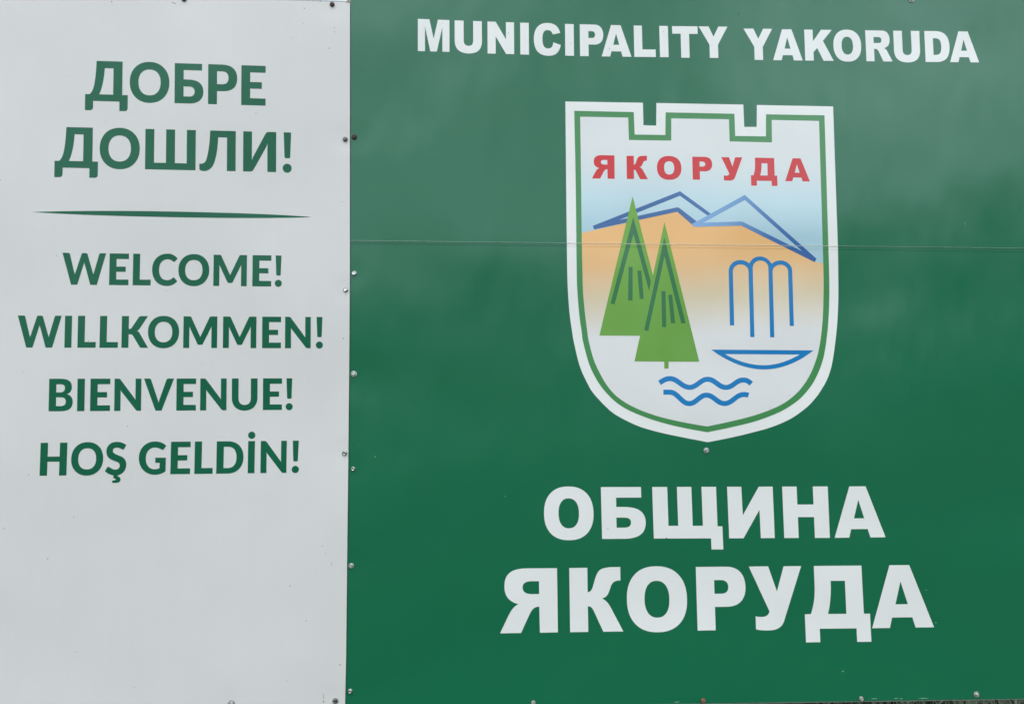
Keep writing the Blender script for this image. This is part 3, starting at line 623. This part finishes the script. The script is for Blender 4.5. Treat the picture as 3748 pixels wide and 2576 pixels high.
gp += [(1293.5, 1626, 1.6, 2.6, 0), (3697, 2467, 2.2, 1.6, .4), (2439, 1968.5, 2.0, 3.0, -.3), (2225, 1933, 1.6, 1.8, -.4), (1574, 655, 1.6, 1.2, 0), (2693, 1932, 1.2, 1.2, 0), (2703, 52, 2, 1.8, 0)]
specks('dirt_speck', gp, 'g', green, M['speck'], 0.0014)
gs = [(1850, 1816, 1.8, 1.4, 0), (3085, 2456, 3.6, 1.2, .1), (3532, 818, 1.2, 2.2, 0), (3534, 826, 1.2, 2, 0), (1374, 1671, 2.6, 1.2, .2), (3425, 2277, 3, 1, .2), (3390, 2158, 2, 1, 0), (3280, 2554.5, 9, .7, 0), (3300, 2555.3, 7, .6, 0), (3380, 2554, 22, .6, 0), (2478, 2567.5, 12, .7, 0), (3200, 2555.5, 14, .5, 0)]
specks('scratch', gs, 'g', green, M['scratch'], 0.0004)

# ------------------------------------------------------------------ steel frame behind the boards
frame = empty('sign_frame', (0, 0.03, 0))
tag(frame, 'grey steel tube frame behind both boards, a thin edge showing under the green board', 'frame')
def strip(name, src_pts, board, y0, y1, mat):
    """bar of tube whose front face outline is given in photo pixels; y0 front, y1 back behind the board face"""
    f = on_green if board == 'g' else on_white
    bm = bmesh.new(); P = [f(*p) for p in src_pts]
    F0 = [bm.verts.new((x, (0 if board == 'g' else white_y(x)) + y0, z)) for x, z in P]
    B0 = [bm.verts.new((x, (0 if board == 'g' else white_y(x)) + y1, z)) for x, z in P]
    bm.faces.new(F0); bm.faces.new(B0[::-1]); n = len(P)
    for i in range(n): bm.faces.new((F0[i], F0[(i + 1) % n], B0[(i + 1) % n], B0[i]))
    bmesh.ops.recalc_face_normals(bm, faces=bm.faces[:])
    o = link(name, bm, mat, frame); o.location = (0, -0.03, 0); return o
strip('rail', [(-150, -43.5), (1281.5, 3.2), (1280.5, 60), (-150, 20)], 'w', .0045, .040, M['frame'])
strip('rail', [(1285, -40), (3900, -15), (3900, 30), (1285, 5)], 'g', .0045, .040, M['frame'])
strip('rail', [(1266, 2550), (3915, 2512), (3915, 2558.6), (1266, 2598)], 'g', .0045, .040, M['frame'])
strip('rail', [(-170, 2640), (1256, 2605), (1256, 2650), (-170, 2686)], 'w', .0045, .040, M['frame'])
strip('upright', [(1296, 6), (1336, 6), (1336, 2540), (1296, 2540)], 'g', .0045, .040, M['frame'])
strip('upright', [(1215, 62), (1262, 62), (1250, 2600), (1203, 2600)], 'w', .0045, .040, M['frame'])
bm = bmesh.new(); box(bm, XS - 0.03, XS + 0.05, 0.045, 0.125, -0.3, 3.0); link('post', bm, M['frame'], frame).location = (0, -0.03, 0)
for xp in (1.74, -1.42):
    bm = bmesh.new(); box(bm, xp, xp + .08, 0.045 if xp > 0 else -0.01, 0.125 if xp > 0 else .07, -0.3, 2.8)
    link('post', bm, M['frame'], frame).location = (0, -0.03, 0)
# rust at the right end of the top flange
bm = bmesh.new()
for a, b, t, c in ((1265.5, 1268.8, 7.2, 11.0), (1272.5, 1281.2, 8.2, 11.5)):
    P = [on_white(a, t), on_white(b, t + .1), on_white(b, c), on_white(a, c)]
    bm.faces.new([bm.verts.new((x, white_y(x) - .0006, z)) for x, z in P])
    
rs_ = link('rust_stain', bm, M['rust'], white)
for p in rs_.data.polygons: pass

# ------------------------------------------------------------------ ground, hills, grass
m, t, b = gtree('meadow')
n1 = rng(t, noise(t, 0.8, 6, rough=.65), .3, .7, 0, 1)
mx = t.nodes.new('ShaderNodeMix'); mx.data_type = 'RGBA'
mx.inputs['A'].default_value = (0.022, 0.036, 0.012, 1); mx.inputs['B'].default_value = (0.045, 0.055, 0.024, 1)
t.links.new(n1, mx.inputs['Factor']); t.links.new(mx.outputs['Result'], b.inputs['Base Color']); b.inputs['Roughness'].default_value = .95
bm = bmesh.new()
S = 900
vs = [bm.verts.new((x, y, 0)) for x, y in ((-S, -S), (S, -S), (S, S), (-S, S))]; bm.faces.new(vs)
tag(link('ground', bm, m), kind='structure')
# wooded hills round the valley
m2, t, b = gtree('wooded_hillside')
n1 = rng(t, noise(t, 0.05, 8, rough=.75), .35, .65, 0, 1)
mx = t.nodes.new('ShaderNodeMix'); mx.data_type = 'RGBA'
mx.inputs['A'].default_value = (0.020, 0.040, 0.025, 1); mx.inputs['B'].default_value = (0.055, 0.080, 0.055, 1)
t.links.new(n1, mx.inputs['Factor']); t.links.new(mx.outputs['Result'], b.inputs['Base Color']); b.inputs['Roughness'].default_value = 1
from mathutils import noise as mn
bm = bmesh.new(); rows = []
NA = 180
for j, (rad, hf) in enumerate(((330, 0), (420, .45), (520, .8), (620, 1), (700, .9), (780, 0))):
    row = []
    for i in range(NA):
        a = 2 * math.pi * i / NA
        h = 88 + 52 * math.sin(a) + 34 * mn.noise(Vector((math.cos(a) * 1.7, math.sin(a) * 1.7, 3.1))) + 22 * mn.noise(Vector((math.cos(a) * 6, math.sin(a) * 6, j * .8)))
        # the valley opens behind the sign
        row.append(bm.verts.new((rad * math.sin(a), rad * math.cos(a), -1 + h * hf)))
    rows.append(row)
for r0, r1_ in zip(rows, rows[1:]):
    for i in range(NA):
        bm.faces.new((r0[i], r0[(i + 1) % NA], r1_[(i + 1) % NA], r1_[i]))
bmesh.ops.recalc_face_normals(bm, faces=bm.faces[:])
tag(link('hills', bm, m2, smooth=True), kind='structure')

# rough grass behind and under the boards
m3, t, b = gtree('grass_blade')
oi = rng(t, noise(t, 14, 3), .48, .72, 0, 1)
mx = t.nodes.new('ShaderNodeMix'); mx.data_type = 'RGBA'
mx.inputs['A'].default_value = (0.008, 0.016, 0.005, 1); mx.inputs['B'].default_value = (0.065, 0.085, 0.022, 1)
t.links.new(oi, mx.inputs['Factor']); t.links.new(mx.outputs['Result'], b.inputs['Base Color']); b.inputs['Roughness'].default_value = .6
verts, faces = [], []
rnd = random.Random(3)
for k in range(60000):
    x = rnd.uniform(-2.2, 3.6); y = rnd.uniform(0.12, 3.6)
    if mn.noise(Vector((x * 3, y * 3, 0))) < -0.18: continue
    h = rnd.uniform(.10, .30) * (1 + .9 * max(0, mn.noise(Vector((x * 1.3, y * 1.3, 5)))))
    a = rnd.uniform(0, 6.283); w = rnd.uniform(.0022, .005); ln = rnd.uniform(.15, .8) * h
    dx, dy = math.cos(a), math.sin(a); px, py = -dy * w, dx * w
    i0 = len(verts)
    for s, ww in ((0, 1), (.5, .8), (.85, .45)):
        cx, cy, cz = x + dx * ln * s * s, y + dy * ln * s * s, h * s * (1 - .25 * s)
        verts += [(cx - px * ww, cy - py * ww, cz), (cx + px * ww, cy + py * ww, cz)]
    verts.append((x + dx * ln, y + dy * ln, h * .76))
    faces += [(i0, i0 + 1, i0 + 3, i0 + 2), (i0 + 2, i0 + 3, i0 + 5, i0 + 4), (i0 + 4, i0 + 5, i0 + 6)]
me = bpy.data.meshes.new('grass'); me.from_pydata(verts, [], faces); me.materials.append(m3)
go = bpy.data.objects.new('grass', me); C.objects.link(go)
tag(go, 'rough green grass growing behind the foot of the sign', 'grass', kind='stuff')
